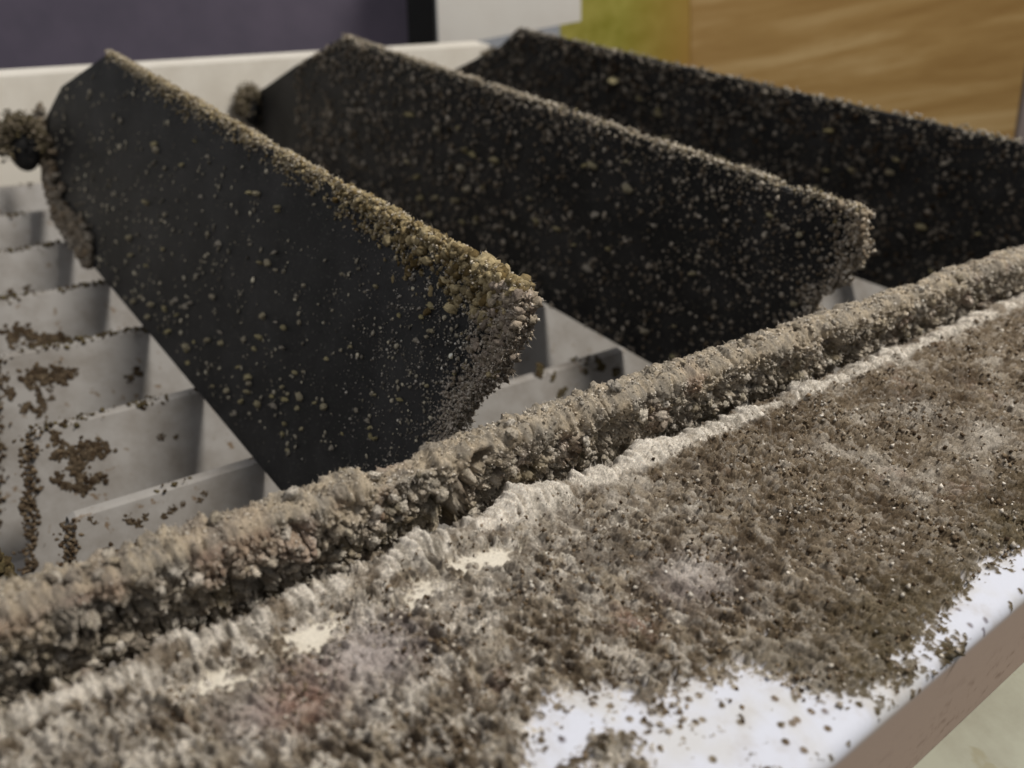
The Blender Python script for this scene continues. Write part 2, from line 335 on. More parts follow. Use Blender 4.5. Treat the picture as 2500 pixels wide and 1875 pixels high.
# fuzz over the mat
cnt = 12000
ii = rng.integers(0, len(xs), cnt); jj = np.where(rng.random(cnt) < .6, rng.integers(34, 62, cnt), rng.integers(36, 380, cnt)); ok = Pm[ii, jj] > .93; ii, jj = ii[ok], jj[ok]
dep = 0.559 * xs[ii] + 7.2
frv = PF[ii, jj]
ob = fibres('mould_fuzz', PV[ii, jj], PN[ii, jj] + np.array([.15, -.25, 0]), (.03 + .055 * rng.random(len(ii))) * (1 + .6 * frv) * (.6 + dep / 22), .0003 * dep, mixc(PC[ii, jj], PALE, .22 + .35 * frv), M_fib, None, .6, kind='stuff'); under(ob, housing)
# dark spore heads dotted over the mat
cnt = 42000
ii = rng.integers(0, len(xs), cnt); jj = rng.integers(50, 392, cnt)
pr = ss(-.2, .4, fbm(PV[ii, jj], 1.6, 2, 400.)) ; ok = (Pm[ii, jj] > .5) & (rng.random(cnt) < .15 + .85 * pr); ii, jj = ii[ok], jj[ok]
tq = rng.random(len(ii)); ob = lumps('spore_heads', PV[ii, jj], (.010 + .034 * rng.random(len(ii)) ** 2) * (0.75 + xs[ii] / 40), np.where((tq < .62)[:, None], mixc(BROWN, DARK, rng.random(len(ii))), mixc(BROWN, PALE * .9, rng.random(len(ii)))), M_lump, None, -1, kind='stuff'); under(ob, housing)
# lower wall under the lip
def sheet(name, pts, mat, parent, nx=2, **k):
    a = np.array(pts, float); o = mesh(name, a, np.array([range(len(a))]), mat, None, None, False, **k); under(o, parent); return o
def boxm(name, lo, hi, mat, parent=None, bev=0.0, rot=None, **k):
    import bmesh
    bm = bmesh.new(); bmesh.ops.create_cube(bm, size=1)
    lo, hi = np.array(lo, float), np.array(hi, float)
    for v in bm.verts: v.co = Vector(lo + (np.array(v.co) + .5) * (hi - lo))
    if bev: bmesh.ops.bevel(bm, geom=bm.edges[:], offset=bev, segments=3, affect='EDGES')
    me = bpy.data.meshes.new(name); bm.to_mesh(me); bm.free(); me.materials.append(mat)
    for q in me.polygons: q.use_smooth = False
    o = link(bpy.data.objects.new(name, me), None, **k)
    if parent: under(o, parent)
    return o
boxm('lower_wall', (-4, -6, -13.2), (60, YF + .9, -10.31), M_green, housing, .05)
boxm('lip_core', (-2, YF + .3, -10.2), (33, YB - .1, -8.25), M_dark, housing, .0)

# ------------------------------------------------------------------ horizontal louvre, crusted all over
louvre = empty('horizontal_louvre', (8, 8.3, -8.4), label='long horizontal louvre caked in crumbly tan mould, crossing the picture behind the front lip', cat='louvre')
lx = [-1.9]
while lx[-1] < 34: lx.append(lx[-1] + (0.559 * lx[-1] + 9.0) * 1.35 / F)
lx = np.array(lx)
cy, cz, hy, hz = 8.27, -7.74, .19, .64
th = np.linspace(math.pi * 1.25, -math.pi * .62, 230)          # back low -> over the top -> front -> below
ex = .30
pc = np.stack([cy + hy * np.sign(np.cos(th + 0)) * np.abs(np.cos(th)) ** ex * 1.0, cz + hz * np.sign(np.sin(th)) * np.abs(np.sin(th)) ** ex], 1)
pc[:, 0] = cy + (cy - pc[:, 0]) * -1
# orient so the sweep starts at the back
pc[:, 0] = 2 * cy - pc[:, 0]
# resample evenly
seg = np.r_[0, np.cumsum(np.linalg.norm(np.diff(pc, axis=0), axis=1))]; tt = np.r_[np.linspace(0, .38 * seg[-1], 22)[:-1], np.linspace(.38 * seg[-1], seg[-1], 150)]
pc = np.stack([np.interp(tt, seg, pc[:, 0]), np.interp(tt, seg, pc[:, 1])], 1)
pc[:, 0] += -(pc[:, 1] - cz) * 0.06
P = np.zeros((len(lx), len(pc), 3)); P[..., 0] = lx[:, None]; P[..., 1] = pc[None, :, 0]; P[..., 2] = pc[None, :, 1]
N = normals(P); k_top = int(np.argmax(pc[:, 1]))
if N[10, k_top, 2] < 0: N = -N
p = P.reshape(-1, 3); nn = N.reshape(-1, 3)
topm = ss(.35, .8, nn[:, 2]); front = ss(.3, .8, -nn[:, 1]) * (1 - topm); rim = ss(-7.44, -7.27, p[:, 2] + .22 * noise(p * np.array([1., 0, 0]), 1.7, 6.) + .1 * noise(p * np.array([1., 0, 0]), 5.7, 6.))
q = p + .07 * np.stack([noise(p, 3, 1), noise(p, 3, 40), noise(p, 3, 80)], 1)
a1, a2, aid = worley(q * np.array([1, 1, 1.15]), 2.3, 4.4); b1, b2, bid = worley(q, 5.2, 9.1); d1, d2, did = worley(q, 11.0, 2.1)
cau = lambda f: np.sqrt(np.clip(1 - (f * 1.15) ** 2, 0, 1))
lump_f = .24 * (cau(a1) - .5) * (.5 + aid) + .15 * (cau(b1) - .5) * (.4 + bid) + .06 * (cau(d1) - .5) - .14 * ss(.14, .0, b2 - b1) * (bid > .25) - .16 * ss(.2, .45, fbm(p, 2.6, 3, 303., .6))
h = .05 + lump_f * (.16 + 1.0 * (1 - rim)) * (.75 + .45 * ss(9, 2, p[:, 0])) + .10 * (1 - rim) * fbm(p, 2.2, 3, 721.) + .07 * fbm(p, 1.2, 2, 21.) + .16 * fbm(p, 4.5, 4, 25., .7) * (.4 + .6 * rim) + .085 * fbm(p, 11, 4, 5., .8) + .07 * (cau(b1) - .6) * rim
# recess below the rim, cracks through the rim, two broken notches
crk = noise(np.stack([p[:, 0] * 1.0 + .12 * noise(p, 3), np.zeros(len(p)), np.zeros(len(p))], 1), 1.25, 33.)
crack = np.exp(-(crk / .035) ** 2)
crack = crack * ss(-.05, .15, noise(p * np.array([1., 0, 0]), .9, 213.)); h -= .2 * crack * rim * (topm * .5 + .5)
grv = noise(np.stack([p[:, 0] * 14, p[:, 1] * 2, p[:, 2] * 2.5], 1), 1.0)
h += .08 * rim * (.85 + .3 * ss(-.3, .3, fbm(p * np.array([1., 0, 0]), 1.1, 3, 71.)))
h -= .06 * ss(-7.30, -7.46, p[:, 2]) * front * ss(-.3, .3, fbm(p, 1.1, 2, 88.))
for (x0, sl, wd_, dp, zlo, zhi) in ((5.82, .0, .17, .75, -8.6, -7.48), (16.2, .25, .24, .5, -8.6, -7.65)):
    xc = x0 + sl * (p[:, 2] + 8) + .05 * noise(p, 6, 70)
    h -= dp * np.exp(-((p[:, 0] - xc) / wd_) ** 2) * ss(zlo - .1, zlo + .1, p[:, 2]) * ss(zhi + .1, zhi - .05, p[:, 2])
    zc = zhi + .05 + (p[:, 0] - xc) * .55                       # slanting crevice running off the notch
    h -= .34 * dp / .42 * np.exp(-((p[:, 2] - zc) / .075) ** 2) * ss(-.1, .1, p[:, 0] - xc) * ss(.75, .4, p[:, 0] - xc) * front
crevcol = crack * rim
c = mixc(TAN, GREY, ss(-.3, .4, fbm(p, 1.7, 3, 8.)))
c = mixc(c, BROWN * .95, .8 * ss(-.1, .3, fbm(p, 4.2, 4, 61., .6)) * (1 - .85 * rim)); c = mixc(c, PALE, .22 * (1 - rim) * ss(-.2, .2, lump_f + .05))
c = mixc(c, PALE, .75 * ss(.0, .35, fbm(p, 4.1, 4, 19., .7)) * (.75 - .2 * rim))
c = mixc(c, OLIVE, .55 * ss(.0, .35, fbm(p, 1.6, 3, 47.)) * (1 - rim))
c = mixc(c, DARK * 1.3, .45 * ss(.06, .0, b2 - b1) * (1 - rim) + .4 * ss(.2, .45, fbm(p, 9, 3, 90.)))  # seams between lumps painted darker as crevice shade, plus scattered dark flecks
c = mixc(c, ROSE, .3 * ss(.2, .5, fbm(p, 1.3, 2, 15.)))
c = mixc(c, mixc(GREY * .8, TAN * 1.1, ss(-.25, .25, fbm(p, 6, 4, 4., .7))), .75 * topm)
V = p + nn * h[:, None]
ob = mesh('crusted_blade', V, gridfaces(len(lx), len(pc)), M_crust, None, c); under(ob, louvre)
LV = V.reshape(len(lx), len(pc), 3); LC = c.reshape(LV.shape); LN = N; Lr = rim.reshape(LV.shape[:2]); Lf = front.reshape(LV.shape[:2])
def lsel(cnt, w): 
    ii = rng.integers(0, len(lx), cnt); jj = rng.integers(10, len(pc) - 4, cnt); ok = rng.random(cnt) < w(ii, jj); return ii[ok], jj[ok]
ii, jj = lsel(11000, lambda i, j: np.clip(Lf[i, j] * (1 - Lr[i, j]) * 1.0 + .30, 0, 1) * ss(-.35, .2, fbm(LV[i, j], 1.4, 2, 3.)))
rr = .018 + .085 * rng.random(len(ii)) ** 3.5
nok = (np.abs(LV[ii, jj][:, 0] - 5.82) > .2) & (np.abs(LV[ii, jj][:, 0] - 16.2) > .34); ii, jj, rr = ii[nok], jj[nok], rr[nok]
cc = mixc(mixc(LC[ii, jj], mixc(GREY, OLIVE, rng.random(len(ii))), rng.random(len(ii)) * .6), PALE, rng.random(len(ii)) ** 2 * .7)
bgm = rr > .055; pos = LV[ii, jj] + LN[ii, jj] * (rr * .15)[:, None]
ob = lumps('mould_nodules', pos[bgm], rr[bgm], cc[bgm], M_crust, None, 2, kind='stuff'); under(ob, louvre)
ob = lumps('mould_crumbs', pos[~bgm], rr[~bgm], cc[~bgm], M_crust, None, 0, kind='stuff'); under(ob, louvre)
ii, jj = lsel(26000, lambda i, j: np.full(len(i), .9))
ob = lumps('mould_grains', LV[ii, jj], rng.uniform(.008, .022, len(ii)) * (.8 + lx[ii] / 20), mixc(LC[ii, jj], mixc(PALE, DARK, (rng.random(len(ii)) < .25) * 1.0), rng.random(len(ii)) * .7), M_lump, None, -1, kind='stuff'); under(ob, louvre)
ii, jj = lsel(9000, lambda i, j: .45 + .55 * Lr[i, j])
dep = 0.559 * lx[ii] + 9
ob = fibres('mould_fuzz', LV[ii, jj], LN[ii, jj], (.03 + .06 * rng.random(len(ii))) * (.7 + dep / 25), .0004 * dep, mixc(LC[ii, jj], PALE, np.full(len(ii), .35)), M_fib, None, .7, kind='stuff'); under(ob, louvre)

# ------------------------------------------------------------------ slatted grille at the bottom of the duct
grille = empty('slatted_grille', (12, 25, -19), label='pale grey slatted grille at the bottom of the duct, its edges spotted with brown mould', cat='grille')
ZL = -13.42
YS = [5.2, 9.4, 13.6, 17.78, 21.95, 26.6, 30.8, 35.25, 39.3, 43.2]
LEAN = 3.2; DZ = 5.2
def slat_plane(k):
    n = np.array([0, -DZ, LEAN]); n = n / np.linalg.norm(n); return np.array([0, YS[k], ZL]), n
slats = []
for k, y in enumerate(YS):
    xl = 1.95 if k > 2 else -3.0
    Lp = []
    # profile: front face foot, shoulder, rounded lip, back
    pr_ = [(y - LEAN, ZL - DZ), (y - LEAN * .5, ZL - DZ * .5), (y - .12, ZL - .16), (y - .04, ZL - .03), (y + .06, ZL), (y + .24, ZL), (y + .32, ZL - .05), (y + .34, ZL - .25), (y + .34 - LEAN, ZL - DZ)]
    xx = np.array([0, .15, .5, 1, 2, 4, 8, 16, 24, 34, 44.])
    G = np.zeros((len(xx), len(pr_), 3))
    for a, x in enumerate(xx):
        for b, (yy, zz) in enumerate(pr_):
            dz = (ZL - zz); G[a, b] = (xl - (dz * .30 if a == 0 else dz * .30 * max(0, 1 - x / 2.0)) + x - (0.0 if x else .0), yy, zz - (.10 if a == 0 and dz < .3 else 0))
    n_, m_ = G.shape[:2]; Fq = gridfaces(n_, m_, True).tolist()
    V_ = G.reshape(-1, 3)
    Fq = np.array(Fq)
    s = mesh('slat', V_, Fq, M_slat, None, None, False); under(s, grille); slats.append(s)
# mould on slat lips and faces: clumps that stand on the plastic
def clump(parent, pts, r, n, cols, name='mould_clump', sub=1, **k):
    """one clump: n lumps round the given points"""
    pts = np.asarray(pts, float); i = rng.integers(0, len(pts), n)
    Pp = pts[i] + rng.normal(0, 1, (n, 3)) * r * .55; rad = r * rng.uniform(.35, .9, n)
    t = rng.random(n); o = lumps(name, Pp, rad, mixc(cols[0], cols[1], t), M_lump, None, sub, **k)
    o.parent = parent; gp = parent
    T = Matrix.Identity(4)
    while gp is not None: T = Matrix.Translation(gp.location) @ gp.matrix_parent_inverse @ T if gp.parent else Matrix.Translation(gp.location) @ T; gp = gp.parent
    o.matrix_parent_inverse = T.inverted(); return o
for k, s in enumerate(slats):
    if k < 3: continue
    y = YS[k]; pts = []; rad = []
    for x in np.arange(2.0, 33, .07 if k < 8 else .12):
        dens = noise(np.array([[x, k * 3.7, 0]]), .8, 5.)[0] + (.34 if x < 6.5 else -.02) + (.10 if k in (6, 7, 8) else 0) - (.25 if k == 3 else 0)
        for _ in range(9):
            if rng.random() < dens * 1.5:
                pts.append((x + rng.normal(0, .08), y + .12 + rng.normal(0, .10), ZL + rng.uniform(-.04, .07) - (.15 * rng.random() ** 2))); rad.append(.02 + .075 * rng.random() ** 2)
    if pts:
        t = rng.random(len(pts)); o = lumps('lip_mould', pts, np.array(rad), mixc(DARK * .8, OLIVE * .55, t), M_lump, None, 0, kind='stuff')
        o.parent = s; o.matrix_parent_inverse = (Matrix.Translation(grille.location) @ s.matrix_parent_inverse).inverted()
    # mould climbing the left end of each slat
    pts = [(1.95 - .30 * d + rng.normal(0, .11), y - .02 - d * LEAN / DZ + rng.normal(0, .05), ZL - d) for d in rng.uniform(0, 4.2, 420)]
    o = lumps('end_mould', pts, rng.uniform(.02, .085, 420), mixc(DARK, BROWN * .9, rng.random(420)), M_lump, None, 0, kind='stuff')
    o.parent = s; o.matrix_parent_inverse = (Matrix.Translation(grille.location) @ s.matrix_parent_inverse).inverted()
def face_spots(k, pix, r, cols=(DARK * .7, BROWN * .6), n=22):
    P0, n0 = slat_plane(k); pts = []; rr_ = []
    for (x, y, sc_) in pix:
        b = onpl(x, y, P0, n0)
        for _ in range(n):
            o_ = rng.normal(0, 1, 3) * r * sc_ * .45; o_ -= n0 * (o_ @ n0); pts.append(b + o_ + n0 * .02); rr_.append(r * sc_ * rng.uniform(.16, .48))
    o = lumps('mould_spots', pts, np.array(rr_), mixc(cols[0], cols[1], rng.random(len(pts))), M_lump, None, 3, nrm=n0, flat=.35, kind='stuff')
    s = slats[k]; o.parent = s; o.matrix_parent_inverse = (Matrix.Translation(grille.location) @ s.matrix_parent_inverse).inverted()
face_spots(5, [(27, 378, 1.), (34, 376, 1.1), (42, 375, 1.1), (49, 379, .9), (30, 383, .9), (58, 373, 1.1), (64, 376, 1.2), (70, 373, 1.), (62, 380, .9), (36, 388, .6), (39, 395, .6), (41, 402, .6), (43, 408, .6), (50, 390, .5), (52, 398, .5), (27, 408, 1.), (38, 412, .8), (10, 392, .9), (130, 378, .7), (137, 372, .7), (5, 379, .6)], .22)
face_spots(4, [(60, 455, 1.1), (66, 452, 1.2), (73, 456, 1.), (82, 448, 1.1), (88, 451, 1.2), (95, 448, 1.3), (102, 452, 1.1), (90, 457, 1.), (75, 463, 1.1), (78, 470, 1.1), (80, 478, 1.1), (85, 486, 1.2), (78, 488, .8), (60, 480, 1.), (67, 486, .9), (97, 478, 1.1), (27, 455, 1.), (56, 440, .9), (55, 434, .7), (26, 506, 1.2), (41, 488, .4), (161, 437, .5), (176, 437, .4)], .20)
face_spots(3, [(130, 520, .8), (138, 523, .7), (145, 518, .6), (165, 516, .7), (172, 510, .6), (183, 505, .5), (200, 500, .5), (205, 494, .5), (90, 519, .4), (95, 523, .4), (105, 560, 1.1), (112, 553, 1.3), (120, 556, 1.3), (130, 553, 1.1), (138, 548, 1.), (146, 550, .9), (70, 560, .9), (253, 513, 1.)], .16)
face_spots(6, [(10, 333, 1.), (20, 330, 1.1), (30, 334, 1.1), (14, 341, .9), (43, 340, 1.2), (50, 344, 1.2), (57, 343, 1.3), (66, 342, 1.), (36, 338, .9)], .27)
face_spots(7, [(27, 289, .6), (10, 292, .6), (33, 292, .4)], .22)
face_spots(3, [(540, 372, 1.2), (553, 378, .9), (562, 392, 1.), (585, 372, .8), (600, 366, 1.2), (616, 372, 1.1)], .2, (DARK * .8, OLIVE * .5))
# duct walls and floor
duct = empty('air_duct', (15, 30, -20), label='cream plastic duct wall standing behind the three black vanes', cat='duct')
rimp = [onz(0, 78, -9.0), onz(700 * .463, 122 * .463, -9.0)]
dx = (rimp[1] - rimp[0]); dx /= np.linalg.norm(dx); nb = np.array([-dx[1], dx[0], 0])
a0 = rimp[0] - dx * 14; a1_ = rimp[0] + dx * 31.5
def prism(name, base, off, z0, z1, mat, parent, **k):
    b = [np.array([*base[0][:2], 0]), np.array([*base[1][:2], 0])]; b += [b[1] + off, b[0] + off]
    V_ = np.array([[q[0], q[1], z0] for q in b] + [[q[0], q[1], z1] for q in b])
    F_ = np.array([[3, 2, 1, 0], [4, 5, 6, 7], [0, 1, 5, 4], [1, 2, 6, 5], [2, 3, 7, 6], [3, 0, 4, 7]])
    o = mesh(name, V_, F_, mat, None, None, False, **k); under(o, parent); return o
prism('back_wall', (a0, a1_), nb * 1.5, -19.9, -8.95, M_wall, duct)
boxm('duct_floor', (-14, 3.2, -20.4), (62, 62, -19.95), M_slat, duct)

# ------------------------------------------------------------------ the three black vanes
def vane(top_far, top_near, foot, label, outline, seed, cfg):
    """outline: list of (fraction along the top edge from the near end, depth below it) in vane coordinates"""
    A, B, E_ = map(np.array, (top_far, top_near, foot))
    t = A - B; L = np.linalg.norm(t); t /= L
    dn = (E_ - B); dn -= t * (dn @ t); dn /= np.linalg.norm(dn)         # downwards in the blade
    n = np.cross(t, dn); n = n if n[0] < 0 else -n                       # towards the camera side
    root = empty('swing_vane', tuple((A + B) / 2 + dn * 7), label=label, cat='vane', group='black swing vanes standing in the duct')
    def W(u, v, o=0.0): return B + np.multiply.outer(u, t) + np.multiply.outer(v, dn) + np.multiply.outer(o, n)
    import bmesh
    bm = bmesh.new(); T = .30
    f = bm.faces.new([bm.verts.new(Vector(W(u, v, 0.0))) for u, v in outline])
    ex_ = bmesh.ops.extrude_face_region(bm, geom=[f])
    bmesh.ops.translate(bm, verts=[g for g in ex_['geom'] if isinstance(g, bmesh.types.BMVert)], vec=Vector(-n * T))
    bmesh.ops.bevel(bm, geom=bm.edges[:], offset=.05, segments=2, affect='EDGES')
    bmesh.ops.recalc_face_normals(bm, faces=bm.faces[:])
    me = bpy.data.meshes.new('blade'); bm.to_mesh(me); bm.free(); me.materials.append(M_black)
    ob = link(bpy.data.objects.new('blade', me)); under(ob, root)
    H = 7.3
    # ---- speckles over the face
    O2 = np.array(outline)
    cnt = cfg['n']; u = rng.uniform(0, L + 5, cnt); v = rng.uniform(0, H, cnt)
    ins = insphere(np.stack([u, v], 1), O2); 
    pts = W(u, v)
    dens = cfg['dens'](u, v, L, H, fbm(pts, 1.1, 4, seed, .65))
    ok = (ins > .05) & (rng.random(cnt) < dens); u, v, pts = u[ok], v[ok], pts[ok]
    rad = cfg['r'](u, v, L) * ((.22 + 1.25 * rng.random(len(u)) ** 3))
    tt_ = rng.random(len(u)); cc = mixc(cfg['c'][0], cfg['c'][1], tt_)
    ob = lumps('mould_specks', pts + n * (rad * .25)[:, None], rad, cc, M_lump, None, cfg.get('sp', -1), nrm=n, flat=.6, cj=.25, kind='stuff'); under(ob, root)
    if cfg.get('cryst'):
        m = cfg['cryst']; uu = .5 + np.abs(rng.normal(0, 2.3, m)); vv = .3 + np.abs(rng.normal(0, 3.0, m)); qq = W(uu, vv, .01)
        ok2 = (rng.random(m) < ss(-.12, .35, fbm(qq, 2.6, 5, 9., .75) - .03 + .4 * np.exp(-uu / .7))) & (insphere(np.stack([uu, vv], 1), O2) > .02); qq = qq[ok2]
        ob = lumps('white_crystals', qq, .008 + .026 * rng.random(len(qq)) ** 3, mixc(GREY * .6, PALE, rng.random(len(qq)) ** 2), M_lump, None, -1, kind='stuff'); under(ob, root)
    # ---- clumps big enough to be picked out one by one (shared meshes)
    mats = []
    for q in range(6):
        tv = TPL[2][0][q]; cst = mixc(YEL, GREY, np.full(len(tv), .35 + q / 8)) * (.85 + .08 * q)
        o = mesh('mould_clump', tv * np.array([1, 1, 1]), TPL[2][1], M_lump, None, cst); COL.objects.unlink(o); mats.append(o.data)
    for q in range(cfg['big']):
        for _ in range(60):
            uu, vv = rng.uniform(.4, L * .8), rng.uniform(.8, H - .2)
            if rng.random() < cfg['bigw'](uu, vv, L, H) and insphere(np.array([[uu, vv]]), O2)[0] > .3: break
        o = link(bpy.data.objects.new('mould_clump', mats[q % 6])); o.parent = root; s_ = cfg['bigr'] * rng.uniform(.55, 1.15) * (1 + uu / 22)
        o.location = Vector(W(uu, vv, s_ * .2)) - root.location; o.scale = (s_ * .9, s_ * rng.uniform(.8, 1.3), s_ * rng.uniform(.55, .8)); o.rotation_euler = (rng.uniform(-.4, .4), rng.uniform(-.4, .4), rng.uniform(0, 3))
    # ---- crust along the top edge and down the near end
    P_, R_, C_ = [], [], []
    cn = cfg['crust']
    e = cfg['e0'] + rng.random(cn) ** cfg['cbias'] * (L - cfg['e0'])
    wdt = cfg['cw'](e, L); dd = np.abs(rng.normal(0, 1, cn)) * wdt
    hh = rng.uniform(-.3, 1, cn) * wdt * .33
    keep = rng.random(cn) < cfg['ck'](e, L, noise(np.stack([e, 0 * e, 0 * e], 1), .9, seed))
    e, wdt, dd, hh = e[keep], wdt[keep], dd[keep], hh[keep]
    P_.append(W(e, dd - wdt * .25 - .03, 0.0) + n * (-.15 + rng.uniform(-.15, .2, len(e)))[:, None]); R_.append(wdt * (.05 + (.12 + .10 * ss(9, 1, e)) * rng.random(len(e)) ** 3) + .014)
    C_.append(mixc(cfg['cc'][0], cfg['cc'][1], rng.random(len(e))))
    m = cfg['endn']; vv = rng.random(m) ** 1.1 * cfg['endl']; wd2 = cfg['ew'](vv)
    off = rng.normal(0, 1, m) * wd2 * .5
    near = np.interp(vv, [q[1] for q in cfg['near']], [q[0] for q in cfg['near']])
    P_.append(W(near + np.where(off > 0, off * cfg['spill'], off * .6), vv) + n * (-.12 + rng.uniform(-.2, .22, m))[:, None]); R_.append((wd2 * (.04 + .22 * rng.random(m) ** 4) + .011) * np.clip(1.15 - .28 * vv, .3, 1))
    C_.append(mixc(cfg['ec'][0], cfg['ec'][1], rng.random(m)))
    Pc, Rc, Cc = np.concatenate(P_), np.concatenate(R_), np.concatenate(C_)
    bgm = Rc > cfg['split']
    ob = lumps('mould_crust', Pc[bgm], Rc[bgm], Cc[bgm], M_crust, None, 1, kind='stuff'); under(ob, root)
    ob = lumps('mould_crumbs', Pc[~bgm], Rc[~bgm], Cc[~bgm], M_crust, None, 0, kind='stuff'); under(ob, root)
    i = rng.integers(0, len(Pc), cfg['grain']); dirr = rng.normal(size=(len(i), 3)); dirr /= np.linalg.norm(dirr, axis=1)[:, None]
    Pg = Pc[i] + dirr * (Rc[i] * .95)[:, None]
    ob = lumps('mould_grains', Pg, rng.uniform(.012, .035, len(i)) * cfg['gs'], mixc(Cc[i], PALE, rng.random(len(i)) * .7), M_lump, None, -1, kind='stuff'); under(ob, root)
    ob = fibres('mould_fuzz', Pg, dirr, rng.uniform(.04, .15, len(i)) * cfg['gs'], .0045, mixc(Cc[i], PALE, np.full(len(i), .5)), M_fib, None, .6, kind='stuff'); under(ob, root)
    return root, W, n, L
ends = lambda dens0: None
# vane nearest the camera (left)
cfg1 = dict(n=9500, dens=lambda u, v, L, H, f: np.clip(.10 + 1.0 * ss(.05, .35, f) + .55 * ss(5, 0, u) - .2 * ss(0, 2.5, 3 - v), .03, 1), r=lambda u, v, L: .045 + .0016 * u,
            c=(GREY * .5, mixc(PALE, YEL, np.array([.35]))[0]), big=110, bigw=lambda u, v, L, H: (.25 + .75 * (v / H)) * (1.15 - u / L), bigr=.085,
            crust=16000, cbias=1.25, cw=lambda e, L: .16 + .36 * ss(13, 0, e) + .12 * ss(6, 16, e) * ss(24, 16, e) , ck=lambda e, L, nz_: np.clip(.62 + 1.1 * nz_, .15, 1), cc=(np.array(lin(100, 82, 48)), np.array(lin(184, 168, 132))),
            endn=7500, endl=4.3, ew=lambda v: .44 - .04 * v, near=[(.45, 0), (.32, .7), (.50, 1.6), (.9, 2.4), (1.15, 4.2)], spill=1.6, ec=(TAN * .8, mixc(ROSE, GREY, np.array([.8]))[0]), grain=30000, gs=1.0, cryst=11000, sp=0, split=.06, e0=.35)
V1, W1, n1, L1 = vane(onz(106, 51, -6.0), onz(532, 300, -6.0), onz(278, 490, -13.4),
    'nearest black vane at the left, its near corner thickly crusted with tan mould',
    [(.45, .10), (.30, .45), (.32, .9), (.5, 1.7), (.9, 2.5), (1.1, 4.0), (1.2, 7.75), (22.6, 7.5), (26.6, 7.1), (28.9, 6.0), (30.6, 4.2), (28.6, 2.2), (23.6, 0.0)], 3.0, cfg1)
cfg2 = dict(n=15000, dens=lambda u, v, L, H, f: np.clip(.26 + .85 * ss(.0, .4, f) + .85 * ss(7, 1, u) * ss(7.5, 2, v) + .45 * ss(2.2, .2, v), .03, 1), r=lambda u, v, L: .062 + .0018 * u,
            c=(BROWN * .7, GREY * 1.25), big=50, bigw=lambda u, v, L, H: .5 + .5 * (v / H), bigr=.13,
            crust=5000, cbias=1.1, cw=lambda e, L: .20 + .10 * ss(3, 0, e), ck=lambda e, L, nz_: np.clip(.6 + 1.0 * nz_, .2, 1), cc=(OLIVE * .8, TAN * .95),
            endn=2400, endl=4.6, ew=lambda v: .42 - .03 * v, near=[(.8, 0), (.5, .9), (.75, 1.9), (1.35, 2.6), (1.3, 3.4), (2.1, 4.6)], spill=1.5, ec=(BROWN, TAN), grain=7000, gs=1.6, split=.11, e0=.7)
V2, W2, n2, L2 = vane(onz(342, 36, -6.0), onz(886, 220, -6.0), onz(648, 363, -13.2),
    'middle black vane, its near top corner rounded with dusty grey mould',
    [(.8, .1), (.5, .4), (.45, .9), (.7, 1.8), (1.3, 2.6), (1.3, 3.4), (2.1, 4.6), (2.5, 7.2), (24.5, 7.2), (33, 7.2), (37.6, 6.6), (38.6, 5.6), (31.5, 2.2), (26.5, 0.0)], 8.0, cfg2)
cfg3 = dict(n=17000, dens=lambda u, v, L, H, f: np.clip(.30 + .75 * ss(-.1, .4, f) + .4 * ss(2.2, .2, v), .03, 1), r=lambda u, v, L: .085 + .0012 * u,
            c=(DARK, GREY * .8), big=40, bigw=lambda u, v, L, H: .6, bigr=.17,
            crust=2000, cbias=1.0, cw=lambda e, L: .2 + 0 * e, ck=lambda e, L, nz_: np.clip(.4 + .8 * nz_, .1, 1), cc=(DARK, OLIVE * .8),
            endn=200, endl=4.6, ew=lambda v: .35 - .03 * v, near=[(.0, 0), (1.8, 4.6)], spill=1.4, ec=(BROWN, TAN), grain=1800, gs=2.0, split=.13, e0=.1)
a3, b3 = onz(518, 29, -6.0), onz(1024, 143, -6.0); b3x = b3 + (b3 - a3) / np.linalg.norm(b3 - a3) * 3.0
V3, W3, n3, L3 = vane(a3, b3x, onz(880, 290, -13.3),
    'farthest black vane, running out of the photo at the right',
    [(.1, .1), (.2, 7.2), (26, 7.2), (33.0, 7.2), (37, 6.4), (35.5, 4.0), (29.9, 1.2), (28.5, 0.0)], 12.0, cfg3)

# far-end pivot clips of the vanes, furred with mould
def pivot(root, at_, r, label=None):
    th_ = np.linspace(0, 2 * np.pi, 33); ph = np.linspace(0, 2 * np.pi, 13)
    G = np.zeros((33, 13, 3))
    for a, t_ in enumerate(th_):
        for b, f_ in enumerate(ph):
            f_ = -math.pi / 2 + math.pi * b / 12; rr_ = r * max(.02, math.cos(f_)) ** .6; G[a, b] = at_ + np.array([rr_ * math.cos(t_) * .75, r * .5 * math.sin(f_), rr_ * math.sin(t_) * 1.2])
    o = mesh('pivot_clip', G.reshape(-1, 3), gridfaces(33, 13), M_black); under(o, root)
    t_ = rng.uniform(-.2, 3.3, 1500); P_ = at_ + np.stack([r * 1.05 * np.cos(t_) * .8, rng.normal(0, r * .35, 1500), r * 1.15 * np.sin(t_) * 1.2], 1) + rng.normal(0, .16, (1500, 3))
    o = lumps('clip_mould', P_, rng.uniform(.035, .10, 1500), mixc(OLIVE * .45, TAN * .55, rng.random(1500)), M_crust, None, 0, kind='stuff'); under(o, root)
pivot(V1, onpl(24, 148, (0, 39, 0), np.array([0, 1., 0])), .8)
pivot(V2, onpl(252, 110, (0, 46, 0), np.array([0, 1., 0])), .72)
pivot(V3, onpl(492, 68, (0, 47, 0), np.array([0, 1., 0])), .65)
